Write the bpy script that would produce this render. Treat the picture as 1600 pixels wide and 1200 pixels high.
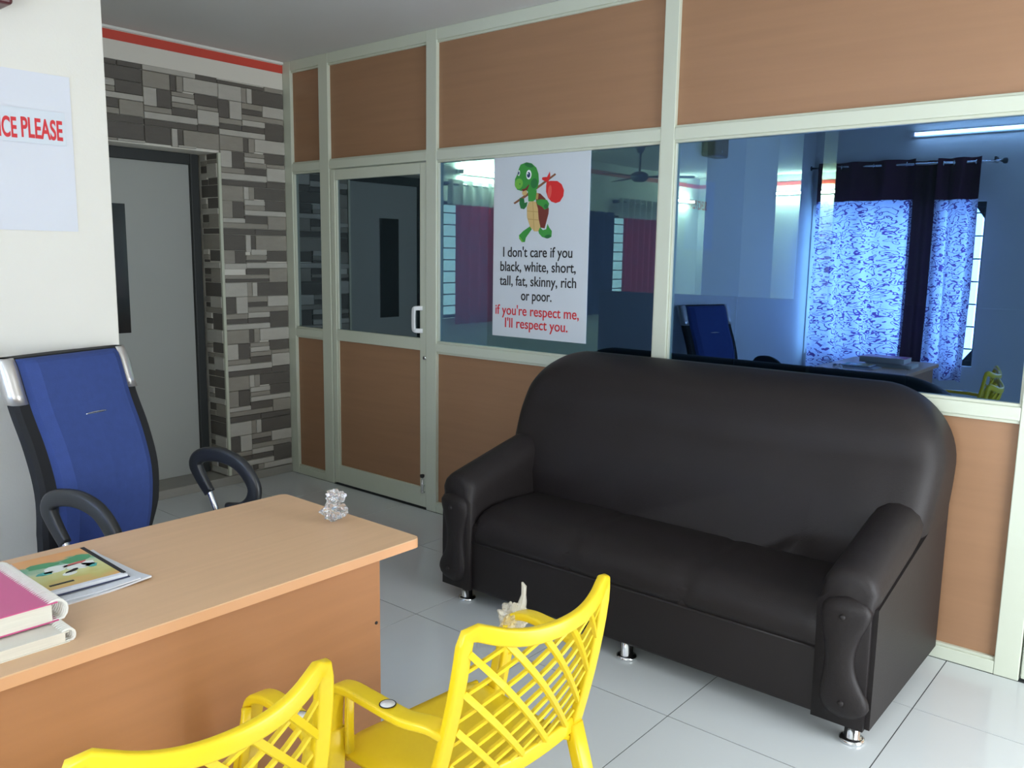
import bpy, bmesh, math, random
from mathutils import Vector, Matrix, noise
random.seed(7)
for o in list(bpy.data.objects): bpy.data.objects.remove(o)
SC = bpy.context.scene
COL = SC.collection
PI = math.pi
# ------------------------------------------------------------------ camera
F_PX = 1320.59
CAM = Vector((3.7588, -3.3835, 1.4972))
YAW, PIT, ROL = math.radians(39.983), math.radians(8.654), math.radians(0.872)
c_f = Vector((-math.sin(YAW)*math.cos(PIT), math.cos(YAW)*math.cos(PIT), -math.sin(PIT)))
c_r = Vector((math.cos(YAW), math.sin(YAW), 0)); c_u = c_r.cross(c_f)
c_r, c_u = c_r*math.cos(ROL)+c_u*math.sin(ROL), c_u*math.cos(ROL)-c_r*math.sin(ROL)
cd = bpy.data.cameras.new('camera'); cd.sensor_width = 36; cd.lens = F_PX/1600*36
cd.clip_start = .05; cd.clip_end = 100
cam = bpy.data.objects.new('camera', cd); COL.objects.link(cam)
cam.matrix_world = Matrix(((c_r.x, c_u.x, -c_f.x, CAM.x), (c_r.y, c_u.y, -c_f.y, CAM.y), (c_r.z, c_u.z, -c_f.z, CAM.z), (0, 0, 0, 1)))
SC.camera = cam
def on(x, y, ax, v):
    """pixel of the 1600x1200 photograph -> point on the plane axis=v"""
    d = c_f + c_r*((x-800)/F_PX) + c_u*((600-y)/F_PX)
    t = (v-CAM[ax])/d[ax]
    return CAM + d*t
# ------------------------------------------------------------------ world, lights, exposure
W = bpy.data.worlds.new('sky'); SC.world = W; W.use_nodes = True
W.node_tree.nodes['Background'].inputs[0].default_value = (.75, .88, 1, 1)
W.node_tree.nodes['Background'].inputs[1].default_value = 2.2
def area(name, loc, rot, sx, sy, power, color):
    l = bpy.data.lights.new(name, 'AREA'); l.shape = 'RECTANGLE'; l.size = sx; l.size_y = sy
    l.energy = power; l.color = color
    o = bpy.data.objects.new(name, l); COL.objects.link(o); o.location = loc; o.rotation_euler = rot
    return o
# daylight standing in the two openings of the front room (street door on the right, window behind the camera)
area('daylight_street_door', (4.80, -1.00, 1.10), (0, math.radians(90), 0), 2.1, 1.15, 44, (.95, .98, 1))
area('daylight_window', (1.42, -4.72, 1.32), (math.radians(90), 0, 0), 1.5, 1.4, 80, (.84, .95, 1))
area('daylight_second_window', (3.65, -4.62, 1.5), (math.radians(90), 0, 0), 1.4, 1.2, 36, (.92, .97, 1))
SC.view_settings.view_transform = 'Standard'; SC.view_settings.look = 'None'
SC.view_settings.exposure = 0.35; SC.view_settings.gamma = 1
SC.view_settings.use_curve_mapping = False

# ------------------------------------------------------------------ materials
def mat(name, color, rough=.5, metal=0, spec=.5, noise_amt=0, noise_scale=8, stretch=(1, 1, 1), bump=0, bump_scale=60, coat=0):
    m = bpy.data.materials.new(name); m.use_nodes = True
    nt = m.node_tree; b = nt.nodes['Principled BSDF']
    b.inputs['Base Color'].default_value = (*color, 1); b.inputs['Roughness'].default_value = rough
    b.inputs['Metallic'].default_value = metal; b.inputs['Specular IOR Level'].default_value = spec
    b.inputs['Coat Weight'].default_value = coat
    tc = nt.nodes.new('ShaderNodeTexCoord'); mp = nt.nodes.new('ShaderNodeMapping'); mp.inputs['Scale'].default_value = stretch
    nt.links.new(tc.outputs['Object'], mp.inputs[0])
    if noise_amt:
        n = nt.nodes.new('ShaderNodeTexNoise'); n.inputs['Scale'].default_value = noise_scale; n.inputs['Detail'].default_value = 5
        nt.links.new(mp.outputs[0], n.inputs['Vector'])
        mx = nt.nodes.new('ShaderNodeMix'); mx.data_type = 'RGBA'
        mx.inputs[6].default_value = (*[max(0, c*(1-noise_amt)) for c in color], 1)
        mx.inputs[7].default_value = (*[min(1, c*(1+noise_amt)) for c in color], 1)
        nt.links.new(n.outputs['Fac'], mx.inputs[0]); nt.links.new(mx.outputs[2], b.inputs['Base Color'])
    if bump:
        n2 = nt.nodes.new('ShaderNodeTexNoise'); n2.inputs['Scale'].default_value = bump_scale; n2.inputs['Detail'].default_value = 4
        nt.links.new(mp.outputs[0], n2.inputs['Vector'])
        bp = nt.nodes.new('ShaderNodeBump'); bp.inputs['Strength'].default_value = bump; bp.inputs['Distance'].default_value = .01
        nt.links.new(n2.outputs['Fac'], bp.inputs['Height']); nt.links.new(bp.outputs[0], b.inputs['Normal'])
    return m
def emit(name, color, s):
    m = bpy.data.materials.new(name); m.use_nodes = True; nt = m.node_tree; nt.nodes.clear()
    e = nt.nodes.new('ShaderNodeEmission'); e.inputs[0].default_value = (*color, 1); e.inputs[1].default_value = s
    o = nt.nodes.new('ShaderNodeOutputMaterial'); nt.links.new(e.outputs[0], o.inputs[0]); return m
def glass_film(name, trans, refl, fac, rough=0.0):
    m = bpy.data.materials.new(name); m.use_nodes = True; nt = m.node_tree; nt.nodes.clear()
    t = nt.nodes.new('ShaderNodeBsdfTransparent'); t.inputs[0].default_value = (*trans, 1)
    g = nt.nodes.new('ShaderNodeBsdfGlossy'); g.inputs['Color'].default_value = (*refl, 1); g.inputs['Roughness'].default_value = rough
    mx = nt.nodes.new('ShaderNodeMixShader'); mx.inputs[0].default_value = fac
    nt.links.new(t.outputs[0], mx.inputs[1]); nt.links.new(g.outputs[0], mx.inputs[2])
    o = nt.nodes.new('ShaderNodeOutputMaterial'); nt.links.new(mx.outputs[0], o.inputs[0]); return m
def fabric(name, color, pattern=None, transl=.6):
    m = bpy.data.materials.new(name); m.use_nodes = True; nt = m.node_tree; nt.nodes.clear()
    d = nt.nodes.new('ShaderNodeBsdfDiffuse'); t = nt.nodes.new('ShaderNodeBsdfTranslucent')
    d.inputs[0].default_value = (*color, 1); t.inputs[0].default_value = (*color, 1)
    if pattern:
        tc = nt.nodes.new('ShaderNodeTexCoord'); mp = nt.nodes.new('ShaderNodeMapping'); mp.inputs['Scale'].default_value = (13, 10, 5)
        nt.links.new(tc.outputs['UV'], mp.inputs[0])
        nz = nt.nodes.new('ShaderNodeTexNoise'); nz.inputs['Scale'].default_value = 1.6; nz.inputs['Detail'].default_value = 1
        nt.links.new(mp.outputs[0], nz.inputs['Vector'])
        vm = nt.nodes.new('ShaderNodeVectorMath'); vm.operation = 'MULTIPLY_ADD'; vm.inputs[1].default_value = (1.6, 1.6, 1.6)
        nt.links.new(nz.outputs['Color'], vm.inputs[0]); nt.links.new(mp.outputs[0], vm.inputs[2])
        wv = nt.nodes.new('ShaderNodeTexVoronoi'); wv.feature = 'F1'; wv.inputs['Scale'].default_value = 1.3
        nt.links.new(vm.outputs[0], wv.inputs['Vector'])
        ml = nt.nodes.new('ShaderNodeMath'); ml.operation = 'MULTIPLY'; ml.inputs[1].default_value = 17
        sn = nt.nodes.new('ShaderNodeMath'); sn.operation = 'SINE'
        gt = nt.nodes.new('ShaderNodeMath'); gt.operation = 'GREATER_THAN'; gt.inputs[1].default_value = .62
        nt.links.new(wv.outputs['Distance'], ml.inputs[0]); nt.links.new(ml.outputs[0], sn.inputs[0]); nt.links.new(sn.outputs[0], gt.inputs[0])
        mx = nt.nodes.new('ShaderNodeMix'); mx.data_type = 'RGBA'
        mx.inputs[6].default_value = (*color, 1); mx.inputs[7].default_value = (*pattern, 1)
        nt.links.new(gt.outputs[0], mx.inputs[0])
        nt.links.new(mx.outputs[2], d.inputs[0]); nt.links.new(mx.outputs[2], t.inputs[0])
    ms = nt.nodes.new('ShaderNodeMixShader'); ms.inputs[0].default_value = transl
    nt.links.new(d.outputs[0], ms.inputs[1]); nt.links.new(t.outputs[0], ms.inputs[2])
    o = nt.nodes.new('ShaderNodeOutputMaterial'); nt.links.new(ms.outputs[0], o.inputs[0]); return m

M = {}
M['cream_wall'] = mat('cream_wall_paint', (.74, .72, .65), .75, noise_amt=.03, noise_scale=3, bump=.05, bump_scale=120)
M['white_wall'] = mat('white_wall_paint', (.78, .80, .76), .8, noise_amt=.03, noise_scale=3)
M['ceiling'] = mat('ceiling_paint', (.62, .62, .60), .9, noise_amt=.04, noise_scale=1.5)
M['red'] = mat('red_band_paint', (.62, .07, .045), .6, noise_amt=.06)
M['tile'] = mat('floor_tile_glaze', (.60, .635, .645), .13, spec=.55, noise_amt=.03, noise_scale=2.5)
M['grout'] = mat('grout', (.05, .055, .06), .9)
M['back_floor'] = mat('back_room_floor', (.35, .36, .37), .3)
M['alu'] = mat('cream_powder_coat', (.60, .64, .53), .40, spec=.5, noise_amt=.03, noise_scale=4)
M['bead'] = mat('cream_bead', (.57, .60, .49), .4)
M['wood_panel'] = mat('beech_laminate', (.34, .185, .100), .40, spec=.45, noise_amt=.12, noise_scale=5, stretch=(.35, 4, 6), bump=.015, bump_scale=30)
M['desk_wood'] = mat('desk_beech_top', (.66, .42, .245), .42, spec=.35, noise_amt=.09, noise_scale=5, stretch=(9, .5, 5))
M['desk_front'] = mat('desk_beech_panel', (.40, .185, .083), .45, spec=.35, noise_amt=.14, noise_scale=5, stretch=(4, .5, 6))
M['desk_edge'] = mat('desk_edge_band', (.66, .35, .18), .4, noise_amt=.08, noise_scale=6)
M['leather'] = mat('dark_brown_leatherette', (.016, .0125, .0128), .52, spec=.32, noise_amt=.12, noise_scale=6, bump=.10, bump_scale=220)
M['seam'] = mat('leather_piping', (.016, .012, .013), .5)
M['chrome'] = mat('chrome', (.80, .81, .83), .12, metal=1)
M['silver'] = mat('silver_plastic', (.62, .60, .58), .32, metal=.75)
M['blue_fab'] = mat('royal_blue_fabric', (.042, .072, .235), .85, spec=.2, noise_amt=.12, noise_scale=40, bump=.15, bump_scale=400)
M['black_fab'] = mat('black_mesh_fabric', (.016, .017, .019), .8, spec=.3, noise_amt=.1, noise_scale=50)
M['black_plastic'] = mat('black_plastic', (.018, .02, .022), .38, spec=.5)
M['yellow'] = mat('yellow_plastic', (.82, .585, .013), .34, spec=.5, noise_amt=.03, noise_scale=5)
M['white_print'] = mat('white_poster', (.61, .66, .71), .5, noise_amt=.01)
M['paper'] = mat('white_paper', (.66, .68, .73), .65, noise_amt=.015, noise_scale=6)
M['ink'] = mat('black_ink', (.012, .012, .014), .6)
M['red_ink'] = mat('red_ink', (.62, .022, .03), .6)
M['stone_light'] = mat('stone_light', (.47, .455, .41), .6, noise_amt=.12, noise_scale=14, stretch=(1, 1, 3), bump=.15, bump_scale=60)
M['stone_mid'] = mat('stone_mid', (.30, .28, .24), .6, noise_amt=.14, noise_scale=14, stretch=(1, 1, 3), bump=.15, bump_scale=60)
M['stone_dark'] = mat('stone_dark', (.115, .105, .092), .6, noise_amt=.16, noise_scale=14, stretch=(1, 1, 3), bump=.15, bump_scale=60)
M['charcoal'] = mat('charcoal_paint', (.028, .033, .034), .5)
M['grey_door'] = mat('grey_door_paint', (.40, .42, .40), .5, noise_amt=.04, noise_scale=2)
M['dark_glass'] = mat('dark_pane', (.02, .022, .025), .12)
M['glass'] = glass_film('blue_reflective_glass', (.54, .67, .60), (.17, .31, .66), .42)
M['door_glass'] = glass_film('grey_tint_glass', (.16, .20, .22), (.50, .62, .72), .42)
M['clear'] = glass_film('window_glass', (.85, .95, 1), (1, 1, 1), .06)
M['tube'] = emit('lit_tube', (.86, .97, 1), 16)
M['tube_back'] = emit('lit_tube_back_room', (.82, 1, .97), 300)
M['steel'] = mat('grille_steel', (.05, .055, .06), .5, metal=.3)
M['curtain'] = fabric('damask_curtain', (.72, .70, .86), (.15, .07, .24), .72)
M['red_curtain'] = fabric('red_curtain', (.60, .035, .09), None, .35)
M['silver_curtain'] = fabric('silver_curtain_head', (.74, .74, .70), None, .35)
M['blue_curtain'] = fabric('blue_curtain', (.02, .05, .16), None, .25)
M['screen_blue'] = mat('dark_blue_screen', (.022, .035, .055), .8)
M['dark_top'] = mat('dark_desktop', (.02, .022, .025), .35)
M['pink'] = mat('pink_cover', (.56, .075, .22), .35, noise_amt=.04)
M['pages'] = mat('page_edges', (.66, .63, .55), .8, noise_amt=.12, noise_scale=90, stretch=(.2, .2, 4))
M['comb'] = mat('white_comb_plastic', (.72, .72, .68), .4)
M['navy'] = mat('navy_cover', (.03, .04, .10), .5)
M['plaster_grey'] = mat('step_marble', (.30, .29, .26), .4, noise_amt=.1)

# ------------------------------------------------------------------ builders
def finish(name, me, m, parent=None, smooth=False):
    o = bpy.data.objects.new(name, me); COL.objects.link(o)
    if m is not None:
        for mm in (m if isinstance(m, (list, tuple)) else [m]): me.materials.append(mm)
    if smooth:
        me.polygons.foreach_set('use_smooth', [True]*len(me.polygons))
    if parent is not None: o.parent = parent
    return o
def tag(o, label, cat=None, group=None, kind=None):
    o['label'] = label
    if cat: o['category'] = cat
    if group: o['group'] = group
    if kind: o['kind'] = kind
    return o
def empty(name, loc=(0, 0, 0), rz=0, **k):
    o = bpy.data.objects.new(name, None); COL.objects.link(o); o.location = loc; o.rotation_euler = (0, 0, rz)
    o.empty_display_size = .1
    return o
def box_bm(bm, x0, x1, y0, y1, z0, z1):
    vs = [bm.verts.new((x, y, z)) for x in (x0, x1) for y in (y0, y1) for z in (z0, z1)]
    for f in ((0, 1, 3, 2), (4, 6, 7, 5), (0, 4, 5, 1), (2, 3, 7, 6), (0, 2, 6, 4), (1, 5, 7, 3)):
        bm.faces.new([vs[i] for i in f])
def box(name, x0, x1, y0, y1, z0, z1, m, parent=None, bev=0, seg=2, smooth=False):
    bm = bmesh.new()
    box_bm(bm, min(x0, x1), max(x0, x1), min(y0, y1), max(y0, y1), min(z0, z1), max(z0, z1))
    if bev: bmesh.ops.bevel(bm, geom=bm.edges[:], offset=bev, segments=seg, profile=.5, affect='EDGES')
    bmesh.ops.recalc_face_normals(bm, faces=bm.faces[:])
    me = bpy.data.meshes.new(name); bm.to_mesh(me); bm.free()
    return finish(name, me, m, parent, smooth)
def loft_mesh(rings, closed=True, caps=True, loop=False):
    n = len(rings[0]); v = [tuple(p) for r in rings for p in r]; f = []
    R = len(rings)
    for i in range(R if loop else R-1):
        a = i*n; b = ((i+1) % R)*n
        for j in range(n if closed else n-1):
            k = (j+1) % n
            f.append((a+j, a+k, b+k, b+j))
    if caps and not loop:
        f.append(tuple(range(n-1, -1, -1))); f.append(tuple((R-1)*n+j for j in range(n)))
    me = bpy.data.meshes.new('loft'); me.from_pydata(v, [], f)
    bm = bmesh.new(); bm.from_mesh(me); bmesh.ops.recalc_face_normals(bm, faces=bm.faces[:]); bm.to_mesh(me); bm.free()
    return me
def loft(name, rings, m, parent=None, smooth=True, **k):
    return finish(name, loft_mesh(rings, **k), m, parent, smooth)
def sweep_rings(path, sect, up=Vector((0, 0, 1)), scale=None):
    """sect: list of (a,b) offsets; a along side vector, b along up-ish vector"""
    P = [Vector(p) for p in path]; rings = []
    for i, p in enumerate(P):
        t = (P[min(i+1, len(P)-1)]-P[max(i-1, 0)]).normalized()
        side = t.cross(up)
        if side.length < 1e-4: side = Vector((1, 0, 0))
        side.normalize(); u2 = side.cross(t).normalized()
        s = scale[i] if scale else 1
        rings.append([p+side*a*s+u2*b*s for a, b in sect])
    return rings
def circ(r, n=12): return [(r*math.cos(2*PI*i/n), r*math.sin(2*PI*i/n)) for i in range(n)]
def rrect(w, h, r, n=3):
    pts = []
    for cx, cy, a0 in ((w/2-r, h/2-r, 0), (-w/2+r, h/2-r, PI/2), (-w/2+r, -h/2+r, PI), (w/2-r, -h/2+r, 1.5*PI)):
        for i in range(n+1):
            a = a0+PI/2*i/n; pts.append((cx+r*math.cos(a), cy+r*math.sin(a)))
    return pts
def smooth_path(pts, n=6):
    P = [Vector(p) for p in pts]; out = []
    for i in range(len(P)-1):
        p0 = P[max(i-1, 0)]; p1 = P[i]; p2 = P[i+1]; p3 = P[min(i+2, len(P)-1)]
        for k in range(n):
            t = k/n
            out.append(.5*((2*p1)+(p2-p0)*t+(2*p0-5*p1+4*p2-p3)*t*t+(3*p1-p0-3*p2+p3)*t**3))
    out.append(P[-1]); return out
def tube(name, path, r, m, parent=None, n=10, up=Vector((0, 0, 1)), loop=False):
    return loft(name, sweep_rings(path, circ(r, n), up), m, parent)
def lathe(name, prof, m, parent=None, n=20, at=(0, 0, 0), axis='z'):
    rings = []
    for r, z in prof:
        ring = []
        for i in range(n):
            a = 2*PI*i/n
            p = (r*math.cos(a), r*math.sin(a), z)
            if axis == 'x': p = (z, p[0], p[1])
            if axis == 'y': p = (p[0], z, p[1])
            ring.append((p[0]+at[0], p[1]+at[1], p[2]+at[2]))
        rings.append(ring)
    return loft(name, rings, m, parent)
def poly_plate(name, pts3, thick_vec, m, parent=None):
    """flat polygon (list of 3D points) extruded by thick_vec"""
    tv = Vector(thick_vec); n = len(pts3)
    v = [tuple(Vector(p)) for p in pts3]+[tuple(Vector(p)+tv) for p in pts3]
    f = [tuple(range(n)), tuple(range(2*n-1, n-1, -1))]+[(i, i+n, (i+1) % n+n, (i+1) % n) for i in range(n)]
    me = bpy.data.meshes.new(name); me.from_pydata(v, [], f)
    bm = bmesh.new(); bm.from_mesh(me); bmesh.ops.recalc_face_normals(bm, faces=bm.faces[:]); bm.to_mesh(me); bm.free()
    return finish(name, me, m, parent)
def grid_sheet(name, fn, nu, nv, m, parent=None, uvs=None, smooth=True):
    v = []; f = []; uv = []
    for i in range(nu+1):
        for j in range(nv+1):
            v.append(tuple(fn(i/nu, j/nv))); uv.append((i/nu, j/nv))
    for i in range(nu):
        for j in range(nv):
            a = i*(nv+1)+j; f.append((a, a+nv+1, a+nv+2, a+1))
    me = bpy.data.meshes.new(name); me.from_pydata(v, [], f)
    ul = me.uv_layers.new(name='UVMap'); su, sv = uvs or (1, 1)
    for lp in me.loops: ul.data[lp.index].uv = (uv[lp.vertex_index][0]*su, uv[lp.vertex_index][1]*sv)
    return finish(name, me, m, parent, smooth)
def text(name, s, width, size, m, parent, mw, depth=.0006, bold=0):
    """lettering as mesh; width = total width in metres, size = letter size, mw = placement matrix (origin = centre of baseline)"""
    c = bpy.data.curves.new(name, 'FONT'); c.body = s; c.align_x = 'CENTER'; c.size = size; c.extrude = depth; c.offset = bold
    t = bpy.data.objects.new('tmp_text', c); COL.objects.link(t)
    bpy.context.view_layer.update()
    me = bpy.data.meshes.new_from_object(t.evaluated_get(bpy.context.evaluated_depsgraph_get()))
    bpy.data.objects.remove(t)
    xs = [v.co.x for v in me.vertices]; k = width/(max(xs)-min(xs)); cx = (max(xs)+min(xs))/2
    for v in me.vertices: v.co = mw @ Vector(((v.co.x-cx)*k, v.co.y, v.co.z))
    me.materials.clear(); me.name = name
    # one object per word: islands grouped by the gaps between them along the line
    inv = mw.inverted(); bm = bmesh.new(); bm.from_mesh(me); seen = set(); isl = []
    for f in bm.faces:
        if f in seen: continue
        st_ = [f]; seen.add(f); fs = []
        while st_:
            q = st_.pop(); fs.append(q)
            for e in q.edges:
                for g in e.link_faces:
                    if g not in seen: seen.add(g); st_.append(g)
        xs = [(inv @ v.co).x for q in fs for v in q.verts]; isl.append((min(xs), max(xs), fs))
    isl.sort(key=lambda t: t[0]); words = []; end = -9
    for x0, x1, fs in isl:
        if x0-end > size*.17*k or not words: words.append([])
        words[-1] += fs; end = max(end, x1)
    out = []
    for w in words:
        ids = {}; vs = []; fc = []
        for q in w:
            for v in q.verts:
                if v.index not in ids: ids[v.index] = len(vs); vs.append(tuple(v.co))
            fc.append([ids[v.index] for v in q.verts])
        wm = bpy.data.meshes.new(name); wm.from_pydata(vs, [], fc); out.append(finish(name, wm, m, parent))
    bm.free(); return out
def dup(root, loc, rz):
    r = root.copy(); COL.objects.link(r); r.location = loc; r.rotation_euler = (0, 0, rz)
    for ch in [c for c in bpy.data.objects if c.parent == root]:
        c = ch.copy(); COL.objects.link(c); c.parent = r
        for g in [q for q in bpy.data.objects if q.parent == ch]:
            d = g.copy(); COL.objects.link(d); d.parent = c
    return r

# ------------------------------------------------------------------ the setting: front room
XW, CZ, YB, XR, XP, YP = -1.05, 2.70, -4.5, 4.7, .72, -1.968
fl = box('floor', XW-.25, XR, YB, .06, -.08, -.002, M['grout']); tag(fl, 'glossy light grey tiled floor with thin dark joints', 'floor', kind='structure')
tx, ty, TS = 1.2957, -1.0519, .6
for i in range(-5, 8):
    for j in range(-7, 3):
        x0, x1, y0, y1 = tx+i*TS, tx+(i+1)*TS, ty+j*TS, ty+(j+1)*TS
        x0, x1, y0, y1 = max(x0, XW), min(x1, XR), max(y0, YB), min(y1, .0)
        if x1-x0 < .02 or y1-y0 < .02: continue
        box('floor_tile', x0+.002, x1-.002, y0+.002, y1-.002, -.006, 0, M['tile'], fl)
tag(box('ceiling', XW-.25, XR+.2, YB-.2, .06, CZ, CZ+.12, M['ceiling']), 'grey painted flat ceiling of the front room', 'ceiling', kind='structure')

# left wall with stone-look tiles, door opening y in [DY0, DY1]
DY0, DY1, DZ = -1.42, -.48, 2.09
XD = XW-.22
wl = empty('wall_left', (0, 0, 0)); tag(wl, 'left wall clad with grey and cream stone blocks around a recessed door', 'wall', kind='structure')
box('plaster', XW-.3, XW-.012, DY1, 0.06, 0, CZ, M['cream_wall'], wl)
box('plaster', XW-.3, XW-.012, -2.0, DY0, 0, CZ, M['cream_wall'], wl)
box('plaster', XW-.3, XW-.012, DY0, DY1, DZ, CZ, M['cream_wall'], wl)
box('plaster_band', XW-.012, XW-.002, -1.968, 0, 2.53, CZ, M['cream_wall'], wl)
box('red_band', XW-.002, XW+.001, -1.968, 0, 2.632, 2.682, M['red'], wl)
box('cove', XW-.002, XW+.012, -1.968, 0, 2.686, CZ, M['white_wall'], wl)
L_, m_, d_ = 'stone_light', 'stone_mid', 'stone_dark'
box('plaster_backing', XW-.42, XW-.3, -2.0, .06, 0, CZ, M['cream_wall'], wl)
TILES = {
 'A': [(0, .34, 0, .30, L_), (.34, .42, 0, .3, m_), (.42, .5, 0, .3, L_), (.5, 1, 0, .3, d_), (0, .16, .3, .66, d_), (.16, .34, .3, .66, L_), (.34, .66, .3, .42, m_), (.34, .66, .42, .53, d_), (.66, 1, .3, .53, L_), (.34, 1, .53, .64, m_), (0, .34, .66, .77, m_), (.34, .69, .64, .76, L_), (.69, 1, .64, 1, d_), (0, .34, .77, .88, d_), (.34, .69, .76, .88, d_), (0, .69, .88, 1, L_)],
 'B': [(0, .35, 0, .3, m_), (.35, .43, 0, .3, d_), (.43, .52, 0, .3, m_), (.52, 1, 0, .27, L_), (0, .17, .3, .64, L_), (.17, .36, .3, .64, d_), (.36, .67, .3, .39, m_), (.36, .67, .39, .5, L_), (.67, 1, .27, .49, d_), (.36, .7, .5, .6, m_), (.7, 1, .49, .57, m_), (0, .36, .64, .75, m_), (.36, .7, .6, .75, d_), (.7, 1, .57, .85, L_), (0, .7, .75, .88, L_), (0, .7, .88, 1, d_), (.7, 1, .85, 1, d_)],
 'C': [(0, .33, 0, .31, m_), (.33, .41, 0, .27, L_), (.41, .5, 0, .27, m_), (.5, 1, 0, .25, d_), (.66, 1, .25, .48, d_), (0, .16, .31, .66, m_), (.16, .34, .31, .66, d_), (.34, .66, .27, .38, L_), (.34, .66, .38, .48, m_), (.34, 1, .48, .59, L_), (0, .34, .66, .76, L_), (.34, .7, .59, .76, d_), (0, .7, .76, .87, m_), (.7, 1, .59, .87, m_), (0, .5, .87, 1, d_), (.5, 1, .87, 1, d_)],
 'D': [(0, .34, 0, .33, d_), (.34, .42, 0, .36, L_), (.42, .5, 0, .3, d_), (.5, 1, 0, .32, m_), (0, .17, .33, .6, m_), (.17, .34, .33, .6, d_), (.42, .67, .3, .42, L_), (.34, .67, .42, .52, m_), (.67, 1, .32, .56, d_), (.34, .67, .52, .58, d_), (.34, 1, .58, .7, L_), (0, .34, .6, .72, L_), (.34, .7, .7, .84, d_), (.7, 1, .7, 1, m_), (0, .7, .84, .92, m_), (0, .7, .92, 1, d_)]}
ORDER = ['B', 'A', 'C', 'B', 'A', 'D', 'C', 'B', 'A', 'D']     # from the floor up; bottom row starts at z=-.2
def stone(axis, fixed, a0, a1, z0, z1, key, rnd):
    pr = {L_: .009, m_: .006, d_: .002}[key]+rnd.uniform(-.001, .002); g = .0012
    if axis == 'x': return box('stone_block', fixed-.012, fixed+pr-.002, a0+g, a1-g, z0+g, z1-g, M[key], wl, bev=.0025, seg=1)
    return box('stone_block', a0+g, a1-g, fixed-pr, fixed+.012, z0+g, z1-g, M[key], wl, bev=.0025, seg=1)
rnd = random.Random(3)
TW = .468
for c in range(3):
    ya, yb = -(c+1)*TW, -c*TW                 # u=0 at ya .. u=1 at yb
    for r_, kname in enumerate(ORDER):
        key = ORDER[(r_+2*c) % len(ORDER)] if c else kname
        zt = -.2+.3*(r_+1)
        for (u0, u1, v0, v1, k) in TILES[key]:
            z0, z1 = max(zt-.3*v1, .06), min(zt-.3*v0, 2.53)
            y0, y1 = ya+u0*TW, ya+u1*TW
            if c == 0: y0 = max(y0, DY1+.012)
            if c > 0: z0 = max(z0, DZ+.005)
            y0 = max(y0, -1.36)
            if z1-z0 < .012 or y1-y0 < .012: continue
            stone('x', XW, y0, y1, z0, z1, k, rnd)
# reveal of the door opening (right jamb, facing the camera side)
rv = empty('tmp'); bpy.data.objects.remove(rv)
for r_, kname in enumerate(ORDER):
    zt = -.2+.3*(r_+1)
    for (u0, u1, v0, v1, k) in TILES[kname]:
        if u1 < .5: continue
        a0, a1 = XW-.20+.20*(max(u0, .5)-.5)*2, XW-.20+.20*(u1-.5)*2
        z0, z1 = max(zt-.3*v1, .06), min(zt-.3*v0, DZ)
        if z1-z0 < .012 or a1-a0 < .012: continue
        stone('y', DY1, a0, min(a1, XW-.006), z0, z1, k, rnd)
box('corner_bead', XW-.006, XW+.010, DY1-.006, DY1+.012, .06, DZ, M['bead'], wl)
box('plinth', XW-.3, XW+.012, -1.968, 0, 0, .056, M['plaster_grey'], wl, bev=.004)
# the recessed grey door
d1 = empty('door_1', (XD, (DY0+DY1)/2, 0)); tag(d1, 'flat grey door with dark frame and narrow dark glass slot in the stone wall', 'door', kind='structure')
def rel(o): return o
def pbox(par, name, x0, x1, y0, y1, z0, z1, m, bev=0, seg=2, smooth=False):
    l = par.location
    return box(name, x0-l.x, x1-l.x, y0-l.y, y1-l.y, z0-l.z, z1-l.z, m, par, bev, seg, smooth)
pbox(d1, 'frame', XD-.05, XD+.012, DY1-.066, DY1-.012, .056, DZ, M['charcoal'], .004)
pbox(d1, 'frame', XD-.05, XD+.012, DY0, DY0+.06, .056, DZ, M['charcoal'], .004)
pbox(d1, 'frame', XD-.05, XD+.012, DY0+.06, DY1-.066, DZ-.065, DZ, M['charcoal'], .004)
pbox(d1, 'leaf', XD-.05, XD-.012, DY0+.06, DY1-.066, .056, DZ-.065, M['grey_door'], .003)
pbox(d1, 'glass_slot', XD-.02, XD-.009, -1.16, -.962, 1.0, 1.765, M['dark_glass'], .002)
# pillar wall on the left (nearer), back wall with window, right wall with street door
tag(box('wall_pillar', XW-.3, XP, YB, YP, 0, CZ, M['cream_wall'], bev=.004), 'cream plastered wall projection at left behind the office chair', 'wall', kind='structure')
wb = empty('wall_rear', (0, 0, 0)); tag(wb, 'cream rear wall with curtained window, seen mirrored in the glass', 'wall', kind='structure')
WX0, WX1, WZ0, WZ1 = .69, 2.17, .62, 2.0
box('plaster', XP, WX0, YB-.2, YB, 0, CZ, M['cream_wall'], wb) if WX0 > XP else None
box('plaster', WX1, 2.93, YB-.2, YB, 0, CZ, M['cream_wall'], wb)
box('plaster', 4.37, XR+.2, YB-.2, YB, 0, CZ, M['cream_wall'], wb)
box('plaster', 2.93, 4.37, YB-.2, YB, 0, .88, M['cream_wall'], wb)
box('plaster', 2.93, 4.37, YB-.2, YB, 2.12, CZ, M['cream_wall'], wb)
box('plaster', XW, WX1, YB-.2, YB, 0, WZ0, M['cream_wall'], wb)
box('plaster', XW, WX1, YB-.2, YB, WZ1, CZ, M['cream_wall'], wb)
box('plaster', XW, XP+.01, YB-.2, YB-.001, WZ0, WZ1, M['cream_wall'], wb)
wr = empty('wall_right', (0, 0, 0)); tag(wr, 'cream right wall with the open street doorway, outside the picture', 'wall', kind='structure')
box('plaster', XR, XR+.2, YB, -1.60, 0, CZ, M['cream_wall'], wr)
box('plaster', XR, XR+.2, -.40, .06, 0, CZ, M['cream_wall'], wr)
box('plaster', XR, XR+.2, -1.60, -.40, 2.15, CZ, M['cream_wall'], wr)

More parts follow.
